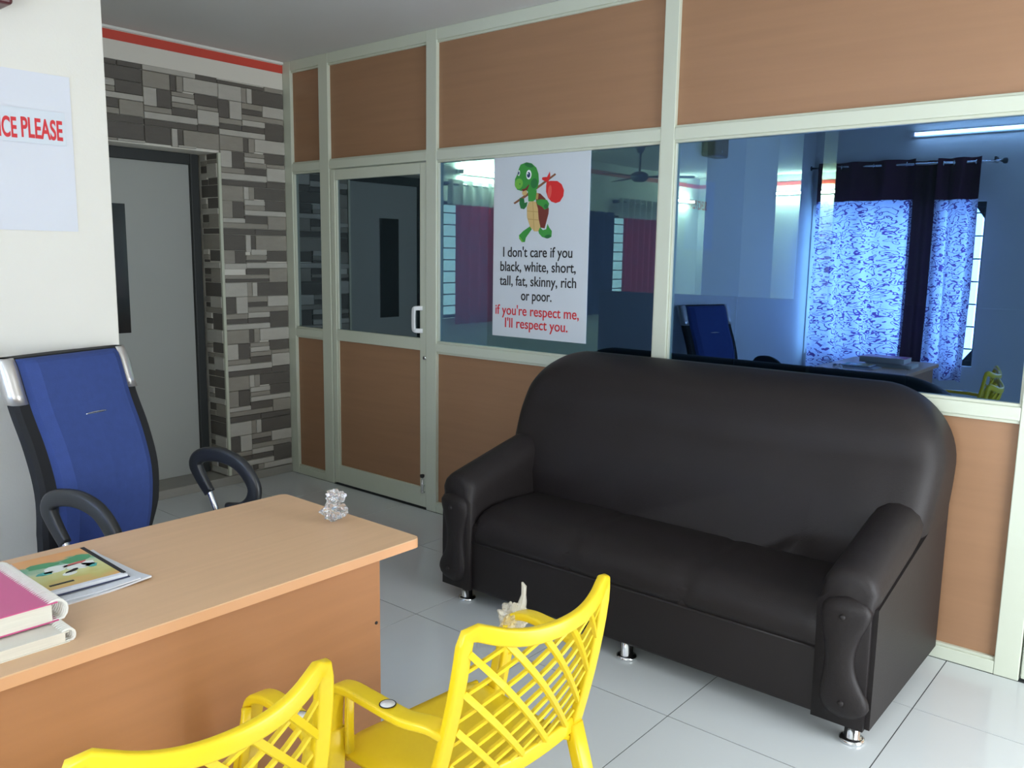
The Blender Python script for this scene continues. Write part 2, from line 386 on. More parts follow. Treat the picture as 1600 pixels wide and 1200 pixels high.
# ------------------------------------------------------------------ partition (front face of the frame is y = 0)
wp = empty('wall_back', (0, 0, 0)); tag(wp, 'cream aluminium office partition with wood laminate panels and tinted glass', 'wall', kind='structure')
ZT = CZ
posts = [(-1.05, -.972), (-.682, -.591), (.272, .353), (1.759, 1.829), (3.251, 3.332), (4.62, 4.7)]
for a, b in posts: box('post', a, b, 0, .06, 0, ZT, M['alu'], wp, bev=.003)
bays = [(-.972, -.682), (-.591, .272), (.353, 1.759), (1.829, 3.251), (3.332, 4.62)]
R_TOP, R_TU, R_TL, R_SU, R_SL, R_B = 2.64, 2.062, 1.997, 1.008, .936, .062
for i, (a, b) in enumerate(bays):
    box('rail', a, b, .001, .058, R_TOP, ZT, M['alu'], wp, bev=.003)
    box('rail', a, b, .001, .058, R_TL+(.014 if i == 1 else .012), R_TU, M['alu'], wp, bev=.003)
    box('panel', a, b, .022, .034, R_TU, R_TOP, M['wood_panel'], wp)
    if i not in (1, 4):
        box('rail', a, b, .001, .058, R_SL+.012, R_SU-.012, M['alu'], wp, bev=.003)
        box('rail', a, b, .001, .058, 0, R_B-.012, M['alu'], wp, bev=.003)
        box('panel', a, b, .022, .034, R_B, R_SL, M['wood_panel'], wp)
        box('glass_pane', a+.004, b-.004, .026, .031, R_SU-.006, R_TL+.006, M['glass' if i > 1 else 'door_glass'], wp)
        for (z0, z1) in ((R_TL, R_TL+.012), (R_SU-.012, R_SU), (R_SL, R_SL+.012), (R_B-.012, R_B)):
            box('glazing_bead', a, b, .007, .05, z0, z1, M['bead'], wp, bev=.0015, seg=1)
        for (x0, x1) in ((a, a+.008), (b-.008, b)):
            box('glazing_bead', x0, x1, .009, .05, R_SU, R_TL, M['bead'], wp, bev=.0015, seg=1)
    for z0, z1 in ((R_TU, R_TU+.010), (R_TOP-.012, R_TOP)):
        box('glazing_bead', a, b, .009, .05, z0, z1, M['bead'], wp, bev=.0015, seg=1)
def alu_door(name, label, a, b, handle_right=True):
    d = empty(name, ((a+b)/2, .03, 0)); tag(d, label, 'door', kind='structure')
    z0, z1 = .012, 2.004
    s1, s2 = a+.048, b-.052
    pbox(d, 'stile', a+.006, s1, .004, .05, z0, z1, M['alu'], .003)
    pbox(d, 'stile', s2, b-.004, .004, .05, z0, z1, M['alu'], .003)
    for (u, v) in ((1.942, z1), (.945, 1.016), (z0, .130)):
        pbox(d, 'rail', s1, s2, .005, .048, u, v, M['alu'], .003)
    pbox(d, 'glass_pane', s1-.004, s2+.004, .024, .029, 1.012, 1.946, M['door_glass'])
    pbox(d, 'panel', s1-.004, s2+.004, .020, .032, .126, .949, M['wood_panel'])
    for (x0, x1) in ((s1, s1+.010), (s2-.008, s2)):
        pbox(d, 'glazing_bead', x0, x1, .010, .046, 1.016, 1.942, M['bead'], .001, 1)
        pbox(d, 'glazing_bead', x0, x1, .010, .046, .130, .945, M['bead'], .001, 1)
    return d, s2
d2, s2 = alu_door('door_2', 'cream aluminium door with tinted glass top and wood laminate lower panel', -.591, .272)
hl = d2.location
hp = smooth_path([(s2+.02, .004, 1.19), (s2-.008, -.028, 1.188), (s2-.012, -.036, 1.17), (s2-.012, -.036, 1.08), (s2-.008, -.028, 1.062), (s2+.02, .004, 1.06)], 5)
white_plastic = mat('white_handle', (.72, .75, .78), .35)
hd = loft('handle', sweep_rings([p-hl for p in hp], rrect(.026, .014, .005), Vector((0, 1, 0))), white_plastic, d2)
lk = lathe('lock', [(0.001, -.004), (.011, -.004), (.012, 0), (.012, .006)], M['chrome'], d2, 14, (.262-hl.x, -.002-hl.y, .905-hl.z), 'y')
box('keyhole', .2595-hl.x, .2645-hl.x, -.0085-hl.y, -.005-hl.y, .898-hl.z, .912-hl.z, M['ink'], lk)
tb = tube('tower_bolt', [Vector((.25, -.008, .10))-hl, Vector((.25, -.008, .185))-hl], .0065, M['chrome'], d2, up=Vector((1, 0, 0)))
lathe('bolt_knob', [(.002, .012), (.013, .010), (.014, .0), (.010, -.008), (.004, -.009)], M['black_plastic'], tb, 12, (.25-hl.x, -.010-hl.y, .203-hl.z))
for zz in (.108, .15): box('bracket', .24-hl.x, .262-hl.x, -.014-hl.y, .005-hl.y, zz-hl.z-.006, zz-hl.z+.006, M['chrome'], tb, bev=.002, seg=1)
d3, _ = alu_door('door_3', 'cream aluminium door at the far right end of the partition', 3.332, 4.25)
box('panel', 4.25, 4.62, .022, .034, 0, R_TL+.012, M['wood_panel'], wp)

# ------------------------------------------------------------------ sofa
sf = empty('sofa', (2.155, -.45, 0)); tag(sf, 'dark brown leatherette three-seat sofa with rolled arms and chrome feet', 'sofa')
S0 = Vector((2.155, -.45, 0))
def sp(x, y, z): return Vector((x, y, z))-S0
XL, XRr = 1.226, 3.062
# base body
pbox(sf, 'base', XL+.02, XRr-.02, -.822, -.05, .062, .36, M['leather'], .018, 3, True)
# backrest, rings shrinking inwards
def back_y(z):
    P = [(.25, -.395), (.42, -.405), (.52, -.415), (.64, -.385), (.76, -.335), (.82, -.305), (.90, -.285), (.98, -.245), (1.06, -.18), (1.1, -.15)]
    for (a, ya), (b, yb) in zip(P, P[1:]):
        if z <= b:
            t = max(0, (z-a)/(b-a)); return ya+(yb-ya)*t
    return P[-1][1]
def back_ring(d, yfun, n=14):
    x0, x1, z1, z0, r = 1.205+d, 3.078-d, 1.052-d, .25, max(.27-d, .012)
    pts = []
    rb = .03
    for k in range(n+1):
        a = PI-PI/2*k/n; pts.append((x0+r+r*math.cos(a), z1-r+r*math.sin(a)))
    for k in range(1, 22): pts.append((x0+r+(x1-x0-2*r)*k/22, z1))
    for k in range(n+1):
        a = PI/2-PI/2*k/n; pts.append((x1-r+r*math.cos(a), z1-r+r*math.sin(a)))
    m2 = 16
    for k in range(1, m2+1): pts.append((x1, z1-r+(z0-(z1-r))*k/m2))
    for k in range(1, 22): pts.append((x1+(x0-x1)*k/22, z0))
    for k in range(m2): pts.append((x0, z0+(z1-r-z0)*k/m2))
    out = []
    for x, z in pts:
        k = max(0, min(1, (.80-z)/.35)); k = k*k*(3-2*k)
        x = 2.15+(x-2.15)*(1-.022*k)
        out.append(sp(x, yfun(x, z), z))
    return out
rings = [back_ring(.05, lambda x, z: -.035), back_ring(.012, lambda x, z: -.04), back_ring(0, lambda x, z: -.07)]
RAD = .10
for k in range(0, 9):
    a = PI/2*k/8
    rings.append(back_ring(RAD*(1-math.cos(a)), lambda x, z, a=a: min(-.10, back_y(z)+RAD*(1-math.sin(a)))))
def bulge(x, z):
    u = (x-2.15)/.93
    s = 0
    s = .006*noise.noise(Vector((x*3.1, 1.7, z*5.3)))+.003*noise.noise(Vector((x*8, 4.7, z*11)))
    return back_y(z)-.012*(1-u*u)+s
for k in range(1, 10):
    d = RAD+(.395-RAD)*k/9
    t = min(1, k/3)
    rings.append(back_ring(d, lambda x, z, t=t: back_y(z)*(1-t)+bulge(x, z)*t))
loft('backrest', rings, M['leather'], sf)
# seat cushion
def seat_ring(x, shrink):
    pts = [(-.36, .27), (-.36, .405), (-.42, .425), (-.6, .432), (-.71, .428), (-.765, .415), (-.803, .39), (-.822, .35), (-.828, .31), (-.824, .285), (-.79, .27)]
    return [sp(x, y+(.01*shrink if y < -.7 else 0), z-.012*shrink*(z > .35)) for y, z in pts]
rs = []
N = 48
xa, xb = 1.40, 2.91
for k in range(N+1):
    u = k/N; x = xa+(xb-xa)*u
    q = abs((u*3) % 1-.5)*2            # 1 at seams and ends
    sh = max(0, (q-.86)/.14)**2*.55
    e = max(0, abs(u-.5)*2-.96)/.04
    rs.append(seat_ring(x, max(sh, e*1.4)))
loft('seat_cushion', rs, M['leather'], sf)
# arms
def arm(side):
    o = XL if side < 0 else XRr; s = -side          # s: direction towards the inside
    rings = []
    ys = [-.042, -.2, -.3, -.38, -.46, -.54, -.62, -.68, -.74, -.79, -.815, -.830, -.838]
    for i, y in enumerate(ys):
        zt = .573+.107*max(0, min(1, (-.80-y)/(-.80+.36)))-.10*max(0, min(1, (y+.30)/.2))
        sh = 0 if y > -.80 else (.004, .014, .034)[[-.815, -.830, -.838].index(y)]
        r = .082
        cx = .088
        prof = [(.175, .20), (.178, zt-.12)]
        for k in range(9):
            a = -.12+(PI+.42)*k/8
            prof.append((cx+(r+.006)*math.cos(a)-sh*math.cos(a), zt-r+r*math.sin(a)-sh*math.sin(a)))
        prof += [(.016, zt-r-.062), (.014, .3), (.014, .064), (.175, .064)]
        ins = .014*max(0, min(1, (y+.40)/.1))
        rings.append([sp(o+s*(u+ins*(u < .1)), y, z) for u, z in prof])
    a = loft('armrest', rings, M['leather'], sf)
    # S-shaped front pad
    rr = []
    zs = [.086+(.485-.086)*k/22 for k in range(23)]
    for z in zs:
        t = (z-.086)/(.485-.086)
        cxp = .094-.020*math.exp(-((t-.12)/.2)**2)+.004*math.sin(t*PI)-.010*math.exp(-((t-.95)/.15)**2)
        hw = .058+.018*math.exp(-((t-.16)/.14)**2)+.018*math.exp(-((t-.86)/.16)**2)-.012*math.exp(-((t-.5)/.2)**2)
        endk = min(1, math.sqrt(max(0, 1-((max(0, .14-t)/.14))**2)), math.sqrt(max(0, 1-((max(0, t-.9)/.1))**2)))
        hw *= max(.12, endk); dp = .036*max(.15, endk)
        ring = []
        for k in range(11):
            aa = PI*k/10
            ring.append(sp(o+s*(cxp+hw*math.cos(aa)), -.832-dp*max(0, math.sin(aa))**.7, z))
        for k in range(1, 5):
            ring.append(sp(o+s*(cxp-hw+2*hw*k/5), -.815, z))
        rr.append(ring)
    pad = loft('arm_front_pad', rr, M['leather'], sf)
    for (u, z) in ((.076, .150), (.090, .425)):
        lathe('button', [(.001, -.006), (.007, -.005), (.010, 0), (.010, .006)], M['leather'], pad, 10, tuple(sp(o+s*u, -.869, z)), 'y')
arm(-1); arm(1)
for xo, th in ((3.0625, -.03), (1.2255, .03)):
    poly_plate('side_panel', [sp(xo, y, z) for y, z in ((-.818, .066), (-.818, .455), (-.36, .560), (-.20, .600), (-.046, .62), (-.046, .066))], (th, 0, 0), M['leather'], sf)
# piping under the arm roll / along the seat front
tube('seat_piping', [sp(x, -.824, .282) for x in (1.40, 1.8, 2.2, 2.6, 2.91)], .004, M['seam'], sf, 8)
for (x, y) in ((1.345, -.79), (2.17, -.79), (3.005, -.79), (1.345, -.12), (2.17, -.12), (2.99, -.14)):
    lathe('foot', [(.001, 0), (.037, 0), (.039, .004), (.039, .010), (.032, .014), (.0235, .016), (.0235, .064), (.02, .066)], M['chrome'], sf, 20, tuple(sp(x, y, .0)))

# ------------------------------------------------------------------ desk
DX0, DX1, DYN, DYF, DH = 1.60, 2.205, -3.28, -1.895, .76
dk = empty('office_desk', (1.9, -2.6, 0)); tag(dk, 'beech laminate office desk with a plain front panel', 'desk')
def dp_(x, y, z): return Vector((x, y, z))-dk.location
def round_plate(name, x0, x1, y0, y1, z0, z1, r, m, par, n=5):
    pts = []
    for cx, cy, a0 in ((x1-r, y1-r, 0), (x0+r, y1-r, PI/2), (x0+r, y0+r, PI), (x1-r, y0+r, 1.5*PI)):
        for i in range(n+1):
            a = a0+PI/2*i/n; pts.append(dp_(cx+r*math.cos(a), cy+r*math.sin(a), z0))
    return poly_plate(name, pts, (0, 0, z1-z0), m, par)
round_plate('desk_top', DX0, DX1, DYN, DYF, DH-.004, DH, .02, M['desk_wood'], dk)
round_plate('edge_band', DX0-.0005, DX1+.0005, DYN-.0005, DYF+.0005, DH-.025, DH-.003, .02, M['desk_edge'], dk)
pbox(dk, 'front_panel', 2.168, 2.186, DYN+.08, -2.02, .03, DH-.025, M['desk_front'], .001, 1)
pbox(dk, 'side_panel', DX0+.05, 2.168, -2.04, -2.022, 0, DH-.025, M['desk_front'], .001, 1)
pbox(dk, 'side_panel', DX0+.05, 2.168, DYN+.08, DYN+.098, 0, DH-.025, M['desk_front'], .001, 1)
lathe('screw_cap', [(.001, .002), (.004, .002), (.0045, 0)], M['ink'], dk, 10, tuple(dp_(2.186, -2.034, .563)), 'x')

# ------------------------------------------------------------------ office chair (positions triangulated from its image in the glass)
oc = empty('office_chair', (.867, -2.2, 0), math.radians(17.82)); tag(oc, 'blue and black high-back office chair with looped armrests behind the desk', 'chair')
prof = smooth_path([(-.02, 0, 1.16), (.0, 0, 1.12), (.038, 0, 1.0), (.088, 0, .88), (.122, 0, .75), (.118, 0, .62), (.092, 0, .50), (.085, 0, .42)], 5)
def back_sect(p, hw, front, back, r=.012):
    return [Vector((p.x+front-r, -hw, p.z)), Vector((p.x+front, -hw+r, p.z)), Vector((p.x+front, 0, p.z)), Vector((p.x+front, hw-r, p.z)), Vector((p.x+front-r, hw, p.z)),
            Vector((p.x-back+.008, hw, p.z)), Vector((p.x-back, hw-.03, p.z)), Vector((p.x-back-.012, 0, p.z)), Vector((p.x-back, -hw+.03, p.z)), Vector((p.x-back+.008, -hw, p.z))]
n = len(prof)
cut = 6
loft('back_shell', [back_sect(p, .236-.03*max(0, (.62-p.z)/.2)*(p.z < .62), .004, .042) for p in prof], M['black_fab'], oc, smooth=False)
def cushion_sect(p, hw, k=1):
    fr = .004+.038*k; b = .045
    return [Vector((p.x, -hw, p.z)), Vector((p.x+fr*.55, -hw+.012, p.z)), Vector((p.x+fr, -hw+b, p.z)), Vector((p.x+fr+.006*k, 0, p.z)), Vector((p.x+fr, hw-b, p.z)), Vector((p.x+fr*.55, hw-.012, p.z)), Vector((p.x, hw, p.z))]
cr = []
for i, p in enumerate(prof[1:]):
    k = .55 if i == 0 else (.85 if i == 1 else 1)
    cr.append(cushion_sect(p, .193-.012*max(0, (1.16-p.z)), k))
loft('back_cushion', cr, M['blue_fab'], oc, smooth=False)
for s in (-1, 1):
    seg = [p for p in prof if p.z > 1.03]
    seg = seg+[Vector((.033, 0, 1.02))]
    rr = []
    for p in seg:
        e = .004
        rr.append([Vector((p.x+.004+e, s*.196, p.z)), Vector((p.x+.008+e, s*.21, p.z)), Vector((p.x+.006+e, s*.229, p.z)), Vector((p.x-.004, s*.2405, p.z)), Vector((p.x-.04, s*.2405, p.z)), Vector((p.x-.047, s*.225, p.z)), Vector((p.x-.047, s*.196, p.z))])
    loft('corner_cap', rr, M['silver'], oc)
ep = Vector((.052+.048, 0, .968))
em = []
for k in range(13):
    u = -1+2*k/12; w = .0045*math.sqrt(max(.02, 1-u*u))
    em.append([ep+Vector((.004*math.cos(a)-.002+.0, .042*u, w*math.sin(a)+.0)) for a in [2*PI*j/8 for j in range(8)]])
emo = loft('emblem', em, M['chrome'], oc)
# arms: thick padded loop on a chrome tube
for s in (-1, 1):
    yv = s*.30
    loop = smooth_path([(.286, yv, .640), (.245, yv, .70), (.228, yv, .745), (.262, yv, .776), (.35, yv, .783), (.43, yv, .755), (.482, yv, .69), (.475, yv, .635), (.43, yv, .598), (.365, yv, .588)], 5)
    wd = [.8+.2*min(1, i/8) for i in range(len(loop))]
    loft('armrest', sweep_rings(loop, rrect(.052, .030, .012), Vector((0, 1, 0)), wd), M['black_plastic'], oc)
    tube('arm_tube', smooth_path([(.280, yv, .655), (.31, yv, .585), (.345, yv, .50), (.36, yv-s*.02, .45), (.36, yv-s*.12, .425)], 4), .011, M['chrome'], oc, 10, Vector((0, 1, 0)))
# seat, column, star base
st = []
for k in range(13):
    u = -1+2*k/12; e = math.sqrt(max(0, 1-abs(u)**6))
    hw = .24*(.86+.14*e); x = .34+.24*u
    z1 = .415+.085*e*(1-.1*u)-.02*max(0, u)**4; z0 = .415
    st.append([Vector((x, -hw, z0)), Vector((x, -hw-.004, (z0+z1)/2)), Vector((x, -hw+.03, z1)), Vector((x, 0, z1+.004)), Vector((x, hw-.03, z1)), Vector((x, hw+.004, (z0+z1)/2)), Vector((x, hw, z0))])
loft('seat', st, M['blue_fab'], oc)
box('seat_plate', .2, .48, -.13, .13, .385, .415, M['black_plastic'], oc, bev=.006)
lathe('gas_column', [(.02, .10), (.026, .10), (.026, .25), (.017, .255), (.017, .39), (.01, .39)], M['chrome'], oc, 16, (.34, 0, 0))
for k in range(5):
    a = 2*PI*k/5+.3; ca, sa = math.cos(a), math.sin(a)
    lg = loft('base_leg', sweep_rings([(.34+ca*.01, sa*.01, .115), (.34+ca*.15, sa*.15, .105), (.34+ca*.28, sa*.28, .08)], rrect(.045, .03, .01)), M['black_plastic'], oc)
    px_, py_ = .34+ca*.275, sa*.275
    lathe('caster', [(.002, -.022), (.022, -.022), (.028, -.016), (.028, .016), (.022, .022), (.002, .022)], M['black_plastic'], lg, 14, (px_, py_, .030), 'y')
    tube('caster_stem', [(px_, py_, .05), (px_, py_, .08)], .007, M['black_plastic'], lg, 8, Vector((1, 0, 0)))

# ------------------------------------------------------------------ yellow plastic chairs (local: faces -x, back towards +x)
sticker_w = mat('sticker_white', (.75, .75, .74), .4)
def yellow_chair(label):
    ch = empty('plastic_chair', (0, 0, 0)); tag(ch, label, 'chair', 'yellow lattice-back chairs at the desk')
    Y = M['yellow']
    def S(y, z, off=0):
        t = (z-.42)/.38; u = y/.205
        x = -.085*max(0, 1-t)**1.4 + .062*(1-min(1, u*u)) * (.35+.65*max(0, min(1, t)))+off
        return Vector((x, y, z))
    # one continuous frame: post, top rail, post
    pth = []
    for k in range(9):
        z = .40+.35*k/8; p = S(-.203, z); p.y = -(.205+.014*(1-(z-.4)/.36)); pth.append(p)
    for y_, z_ in ((-.2035, .776), (-.199, .797), (-.181, .802)): pth.append(S(y_, z_))
    for k in range(1, 24):
        u = -.84+1.68*k/24; pth.append(S(.208*u, .770+.048*abs(u)**2.6))
    half = pth[:]
    for p in reversed(pth[:12]): pth.append(Vector((p.x, -p.y, p.z)))
    loft('back_frame', sweep_rings(pth, rrect(.034, .020, .006), Vector((1, 0, 0))), Y, ch)
    # bottom rail of the back
    loft('lower_rail', sweep_rings([S(-.205+.41*k/12, .425) for k in range(13)], rrect(.018, .04, .006)), Y, ch)
    # lattice
    zlo, zhi, hy = .44, .772, .196
    def ribs(slope, step, w, d, off, name, z_start):
        zc = z_start
        while zc < 1.3:
            pts = []
            for k in range(41):
                y = -hy+2*hy*k/40; z = zc+slope*y
                if zlo-.004 <= z <= zhi: pts.append(S(y, z, off))
            if len(pts) >= 4:
                pts = pts[::4]+([pts[-1]] if (len(pts)-1) % 4 else [])
                loft(name, sweep_rings(pts, [(-d/2, -w/2), (d/2, -w/2), (d/2, w/2), (-d/2, w/2)]), Y, ch, smooth=False)
            zc += step
    ribs(.62, .055, .0065, .009, -.003, 'thin_rib', .345)
    ribs(-1.12, .086, .0135, .008, .003, 'wide_rib', .285)
    # seat
    def seat(u, v, dz=0):
        x = -.435+.36*u; y = (-.5+v)*.44*(1-.10*u)
        z = .418-.012*math.sin(PI*u)*math.sin(PI*v)-.035*max(0, (.12-u)/.12)**2-.02*(abs(v-.5)*2)**8
        return Vector((x, y, z+dz))
    rows = []
    for i in range(15):
        u = i/14
        rows.append([seat(u, j/14) for j in range(15)]+[seat(u, 1-j/14, -.012) for j in range(15)])
    loft('seat', rows, Y, ch)
    for s in (-1, 1):
        arm_p = smooth_path([(-.045, s*.206, .585), (-.07, s*.228, .600), (-.12, s*.252, .603), (-.22, s*.262, .606), (-.29, s*.264, .603), (-.338, s*.262, .582), (-.356, s*.26, .535), (-.366, s*.256, .47)], 5)
        a = loft('armrest', sweep_rings(arm_p, rrect(.020, .044, .007), Vector((0, 1, 0))), Y, ch)
        disc = []
        sk = lathe('sticker', [(.0005, .0008), (.0165, .0008), (.0165, 0)], sticker_w, a, 18, (-.165, s*.258, .6165))
        loft('sticker_ring', [[Vector((-.165+r_*math.cos(q), s*.258+r_*math.sin(q), .6164+h_)) for q in [2*PI*j/20 for j in range(20)]] for r_, h_ in ((.0150, .001), (.0172, .001), (.0172, -.0002), (.0150, -.0002))], M['ink'], a, loop=True)
        lf = loft('front_leg', sweep_rings([(-.364, s*.257, .48), (-.375, s*.25, .40), (-.40, s*.245, .2), (-.42, s*.25, 0)], rrect(.034, .045, .008), Vector((0, 1, 0)), [1, 1, .92, .8]), Y, ch)
        loft('leg_web', sweep_rings([(-.33, s*.236, .575), (-.335, s*.235, .5), (-.345, s*.228, .42)], rrect(.012, .02, .004), Vector((0, 1, 0))), Y, ch)
        loft('rear_leg', sweep_rings([(-.085, s*.215, .42), (-.05, s*.22, .3), (.02, s*.228, .1), (.05, s*.232, 0)], rrect(.034, .042, .008), Vector((0, 1, 0)), [1, 1, .9, .8]), Y, ch)
    loft('seat_apron', sweep_rings([(-.40, -.20, .385), (-.405, 0, .38), (-.40, .20, .385)], rrect(.012, .05, .004)), Y, ch)
    return ch
yc = yellow_chair('yellow plastic armchair with lattice back nearer the sofa, plastic wrap on its arm')
def place_chair(o, far, near):
    f, n_ = Vector(far), Vector(near); c = (f+n_)/2
    ang = math.atan2((f-n_).y, (f-n_).x)-PI/2
    o.location = (c.x, c.y, 0); o.rotation_euler = (0, 0, ang)
place_chair(yc, (2.782, -1.90, 0), (2.747, -2.30, 0))
yc2 = dup(yc, (0, 0, 0), 0); yc2['label'] = 'yellow plastic armchair with lattice back at the bottom edge, beside the desk books'
place_chair(yc2, (2.646, -2.55, 0), (2.622, -2.95, 0))
# plastic wrap left on the far arm of the first chair
wrapm = bpy.data.materials.new('crinkled_wrap'); wrapm.use_nodes = True
b_ = wrapm.node_tree.nodes['Principled BSDF']; b_.inputs['Base Color'].default_value = (.80, .76, .64, 1); b_.inputs['Roughness'].default_value = .18; b_.inputs['Alpha'].default_value = .38
def crumple(name, c, sx, sy, sz, amp, freq, m, parent=None, sub=4, seed=0):
    bm = bmesh.new(); bmesh.ops.create_icosphere(bm, subdivisions=sub, radius=1)
    for v in bm.verts:
        p = v.co.copy(); k = 1+amp*noise.noise(p*freq+Vector((seed, 3.1, 7.7)))+.5*amp*noise.noise(p*freq*2.3+Vector((seed+9, 1, 2)))
        v.co = Vector((p.x*sx*k, p.y*sy*k, p.z*sz*k))+Vector(c)
    me = bpy.data.meshes.new(name); bm.to_mesh(me); bm.free()
    return finish(name, me, m, parent)
mw1 = Matrix.Translation(yc.location) @ Matrix.Rotation(yc.rotation_euler.z, 4, 'Z')
wc = mw1 @ Vector((-.335, .262, .585))
wr_ = empty('plastic_wrap', wc); tag(wr_, 'torn clear plastic wrap bunched on the tip of the yellow armrest', 'plastic wrap')
crumple('bunch', (0, 0, 0), .036, .036, .034, .5, 2.5, wrapm, wr_, 4, 2)
loft('loose_tail', [[Vector((.0+.012*math.cos(a)*k+dx, .014*math.sin(a)*k+dy, z)) for a in [2*PI*j/7 for j in range(7)]] for (z, k, dx, dy) in ((.015, 1.4, .01, .012), (.035, .9, .014, .02), (.055, .5, .012, .028), (.072, .55, .006, .036), (.082, .2, .0, .036))], wrapm, wr_, smooth=False)

# ------------------------------------------------------------------ things on the desk
def bound_report(label, x0, x1, yspine, w, z0, z1, r, cover, rz):
    e = empty('bound_report', ((x0+x1)/2, yspine, z0), rz); tag(e, label, 'document', 'comb-bound reports on the desk')
    hx = (x1-x0)/2; h = z1-z0
    box('pages', -hx, hx, -w, -r*.7, .002, h-.002, M['pages'], e)
    box('cover', -hx-.002, hx+.002, -w-.002, -r*.2, h-.002, h, cover, e)
    box('back_cover', -hx-.002, hx+.002, -w-.002, -r*.2, 0, .002, cover, e)
    nr = 34
    for k in range(nr):
        x = -hx+.004+(2*hx-.008)*k/(nr-1)
        ring = [Vector((x+.0025*math.sin(2*PI*j/14*.5), -r*.35+r*math.cos(2*PI*j/14), max(.0015, h*.5+r*math.sin(2*PI*j/14)))) for j in range(15)]
        loft('comb_ring', sweep_rings(ring, [(-.0022, -.0007), (.0022, -.0007), (.0022, .0007), (-.0022, .0007)], Vector((1, 0, 0))), M['comb'], e, smooth=False)
    return e
bound_report('white comb-bound report underneath the pink one, small spiral end', 1.845, 2.150, -2.755, .20, DH, DH+.022, .014, M['pages'], math.radians(-1))
bound_report('thick pink-covered comb-bound report on top of the stack', 1.80, 2.098, -2.752, .20, DH+.026, DH+.064, .022, M['pink'], math.radians(-.5))
# loose sheets and the school notebook with colourful cover
def sheet_stack(name, label, cx, cy, hx, hy, z0, h, rz, m, cat, group=None):
    e = empty(name, (cx, cy, z0), rz); tag(e, label, cat, group)
    def fn(u, v):
        x = (-1+2*u)*hx; y = (-1+2*v)*hy
        return Vector((x, y, h+.006*max(0, u-.8)*5*max(0, v-.55)*2.2))
    rows = []
    for i in range(13):
        rows.append([fn(i/12, j/8) for j in range(9)]+[Vector((fn(i/12, 1-j/8).x, fn(i/12, 1-j/8).y, fn(i/12, 1-j/8).z-h)) for j in range(9)])
    loft('sheet', rows, m, e, smooth=False)
    return e
sheet_stack('paper_sheets', 'loose white sheets lying under the notebook', 1.838, -2.607, .135, .095, DH, .004, math.radians(2), M['paper'], 'paper')
sheet_stack('paper_sheets', 'curled white sheet on top of the loose papers', 1.83, -2.615, .138, .09, DH+.0045, .003, math.radians(-3.5), M['paper'], 'paper')
nb = empty('notebook', (1.815, -2.622, DH+.012), math.radians(-2)); tag(nb, 'notebook with colourful orange and green picture cover', 'notebook')
box('pages', -.122, .122, -.084, .080, 0, .006, M['paper'], nb, bev=.001, seg=1)
box('back_cover', -.125, .125, -.086, .083, -.0015, 0, M['navy'], nb)
cov = mat('cover_orange', (.72, .38, .13), .3)
nt = cov.node_tree; bs = nt.nodes['Principled BSDF']
tcn = nt.nodes.new('ShaderNodeTexCoord'); sx = nt.nodes.new('ShaderNodeSeparateXYZ'); nt.links.new(tcn.outputs['Object'], sx.inputs[0])
nzn = nt.nodes.new('ShaderNodeTexNoise'); nzn.inputs['Scale'].default_value = 22; nt.links.new(tcn.outputs['Object'], nzn.inputs['Vector'])
ad = nt.nodes.new('ShaderNodeMath'); ad.operation = 'MULTIPLY_ADD'; ad.inputs[1].default_value = .10; nt.links.new(nzn.outputs['Fac'], ad.inputs[0]); nt.links.new(sx.outputs['X'], ad.inputs[2])
mr = nt.nodes.new('ShaderNodeMapRange'); mr.inputs[1].default_value = -.08; mr.inputs[2].default_value = .17; nt.links.new(ad.outputs[0], mr.inputs[0])
cr_ = nt.nodes.new('ShaderNodeValToRGB'); nt.links.new(mr.outputs[0], cr_.inputs[0]); nt.links.new(cr_.outputs[0], bs.inputs['Base Color'])
els = cr_.color_ramp.elements
els[0].position = 0; els[0].color = (.75, .34, .10, 1); els[1].position = 1; els[1].color = (.72, .36, .10, 1)
for p_, c_ in ((.22, (.74, .36, .12, 1)), (.30, (.10, .36, .20, 1)), (.42, (.45, .55, .35, 1)), (.6, (.62, .62, .25, 1)), (.8, (.55, .48, .12, 1))):
    e_ = els.new(p_); e_.color = c_
fc = box('front_cover', -.120, .108, -.080, .070, .006, .0075, cov, nb)
box('black_strip', -.120, .112, .070, .080, .006, .0078, M['ink'], nb)
box('white_border', .108, .121, -.082, .072, .006, .0074, M['paper'], nb)
art_cols = [mat('art_white', (.75, .78, .72), .4), mat('art_red', (.6, .12, .10), .4), mat('art_teal', (.05, .38, .34), .4), mat('art_green', (.06, .30, .12), .4), M['ink']]
ra = random.Random(5)
def blob(name, cx, cy, rx, ry, rot, z, m, par, k=12, wob=.2):
    pts = []
    for i in range(k):
        a = 2*PI*i/k; q = 1+ra.uniform(-wob, wob)
        x, y = rx*q*math.cos(a), ry*q*math.sin(a)
        pts.append((cx+x*math.cos(rot)-y*math.sin(rot), cy+x*math.sin(rot)+y*math.cos(rot), z))
    return poly_plate(name, pts, (0, 0, .0004), m, par)
for (cx, cy, rx, ry, rot, ci) in ((-.05, .035, .022, .03, .3, 3), (-.055, -.035, .018, .035, 0, 3), (-.015, -.02, .02, .03, .4, 0), (.0, .018, .02, .026, -.3, 0), (-.02, .02, .008, .03, .2, 1), (.012, .045, .014, .012, 0, 2), (.02, 0.0, .006, .018, .5, 4), (.035, -.012, .012, .016, .2, 0), (-.005, .045, .016, .014, 0, 0), (.0, -.05, .010, .018, .1, 2)):
    blob('cover_art', cx, cy, rx, ry, rot, .0076, art_cols[ci], fc)
box('title_strip', .078, .086, -.07, -.02, .0075, .0081, M['ink'], fc)
pen_m = mat('grey_pen', (.35, .36, .37), .3, metal=.4)
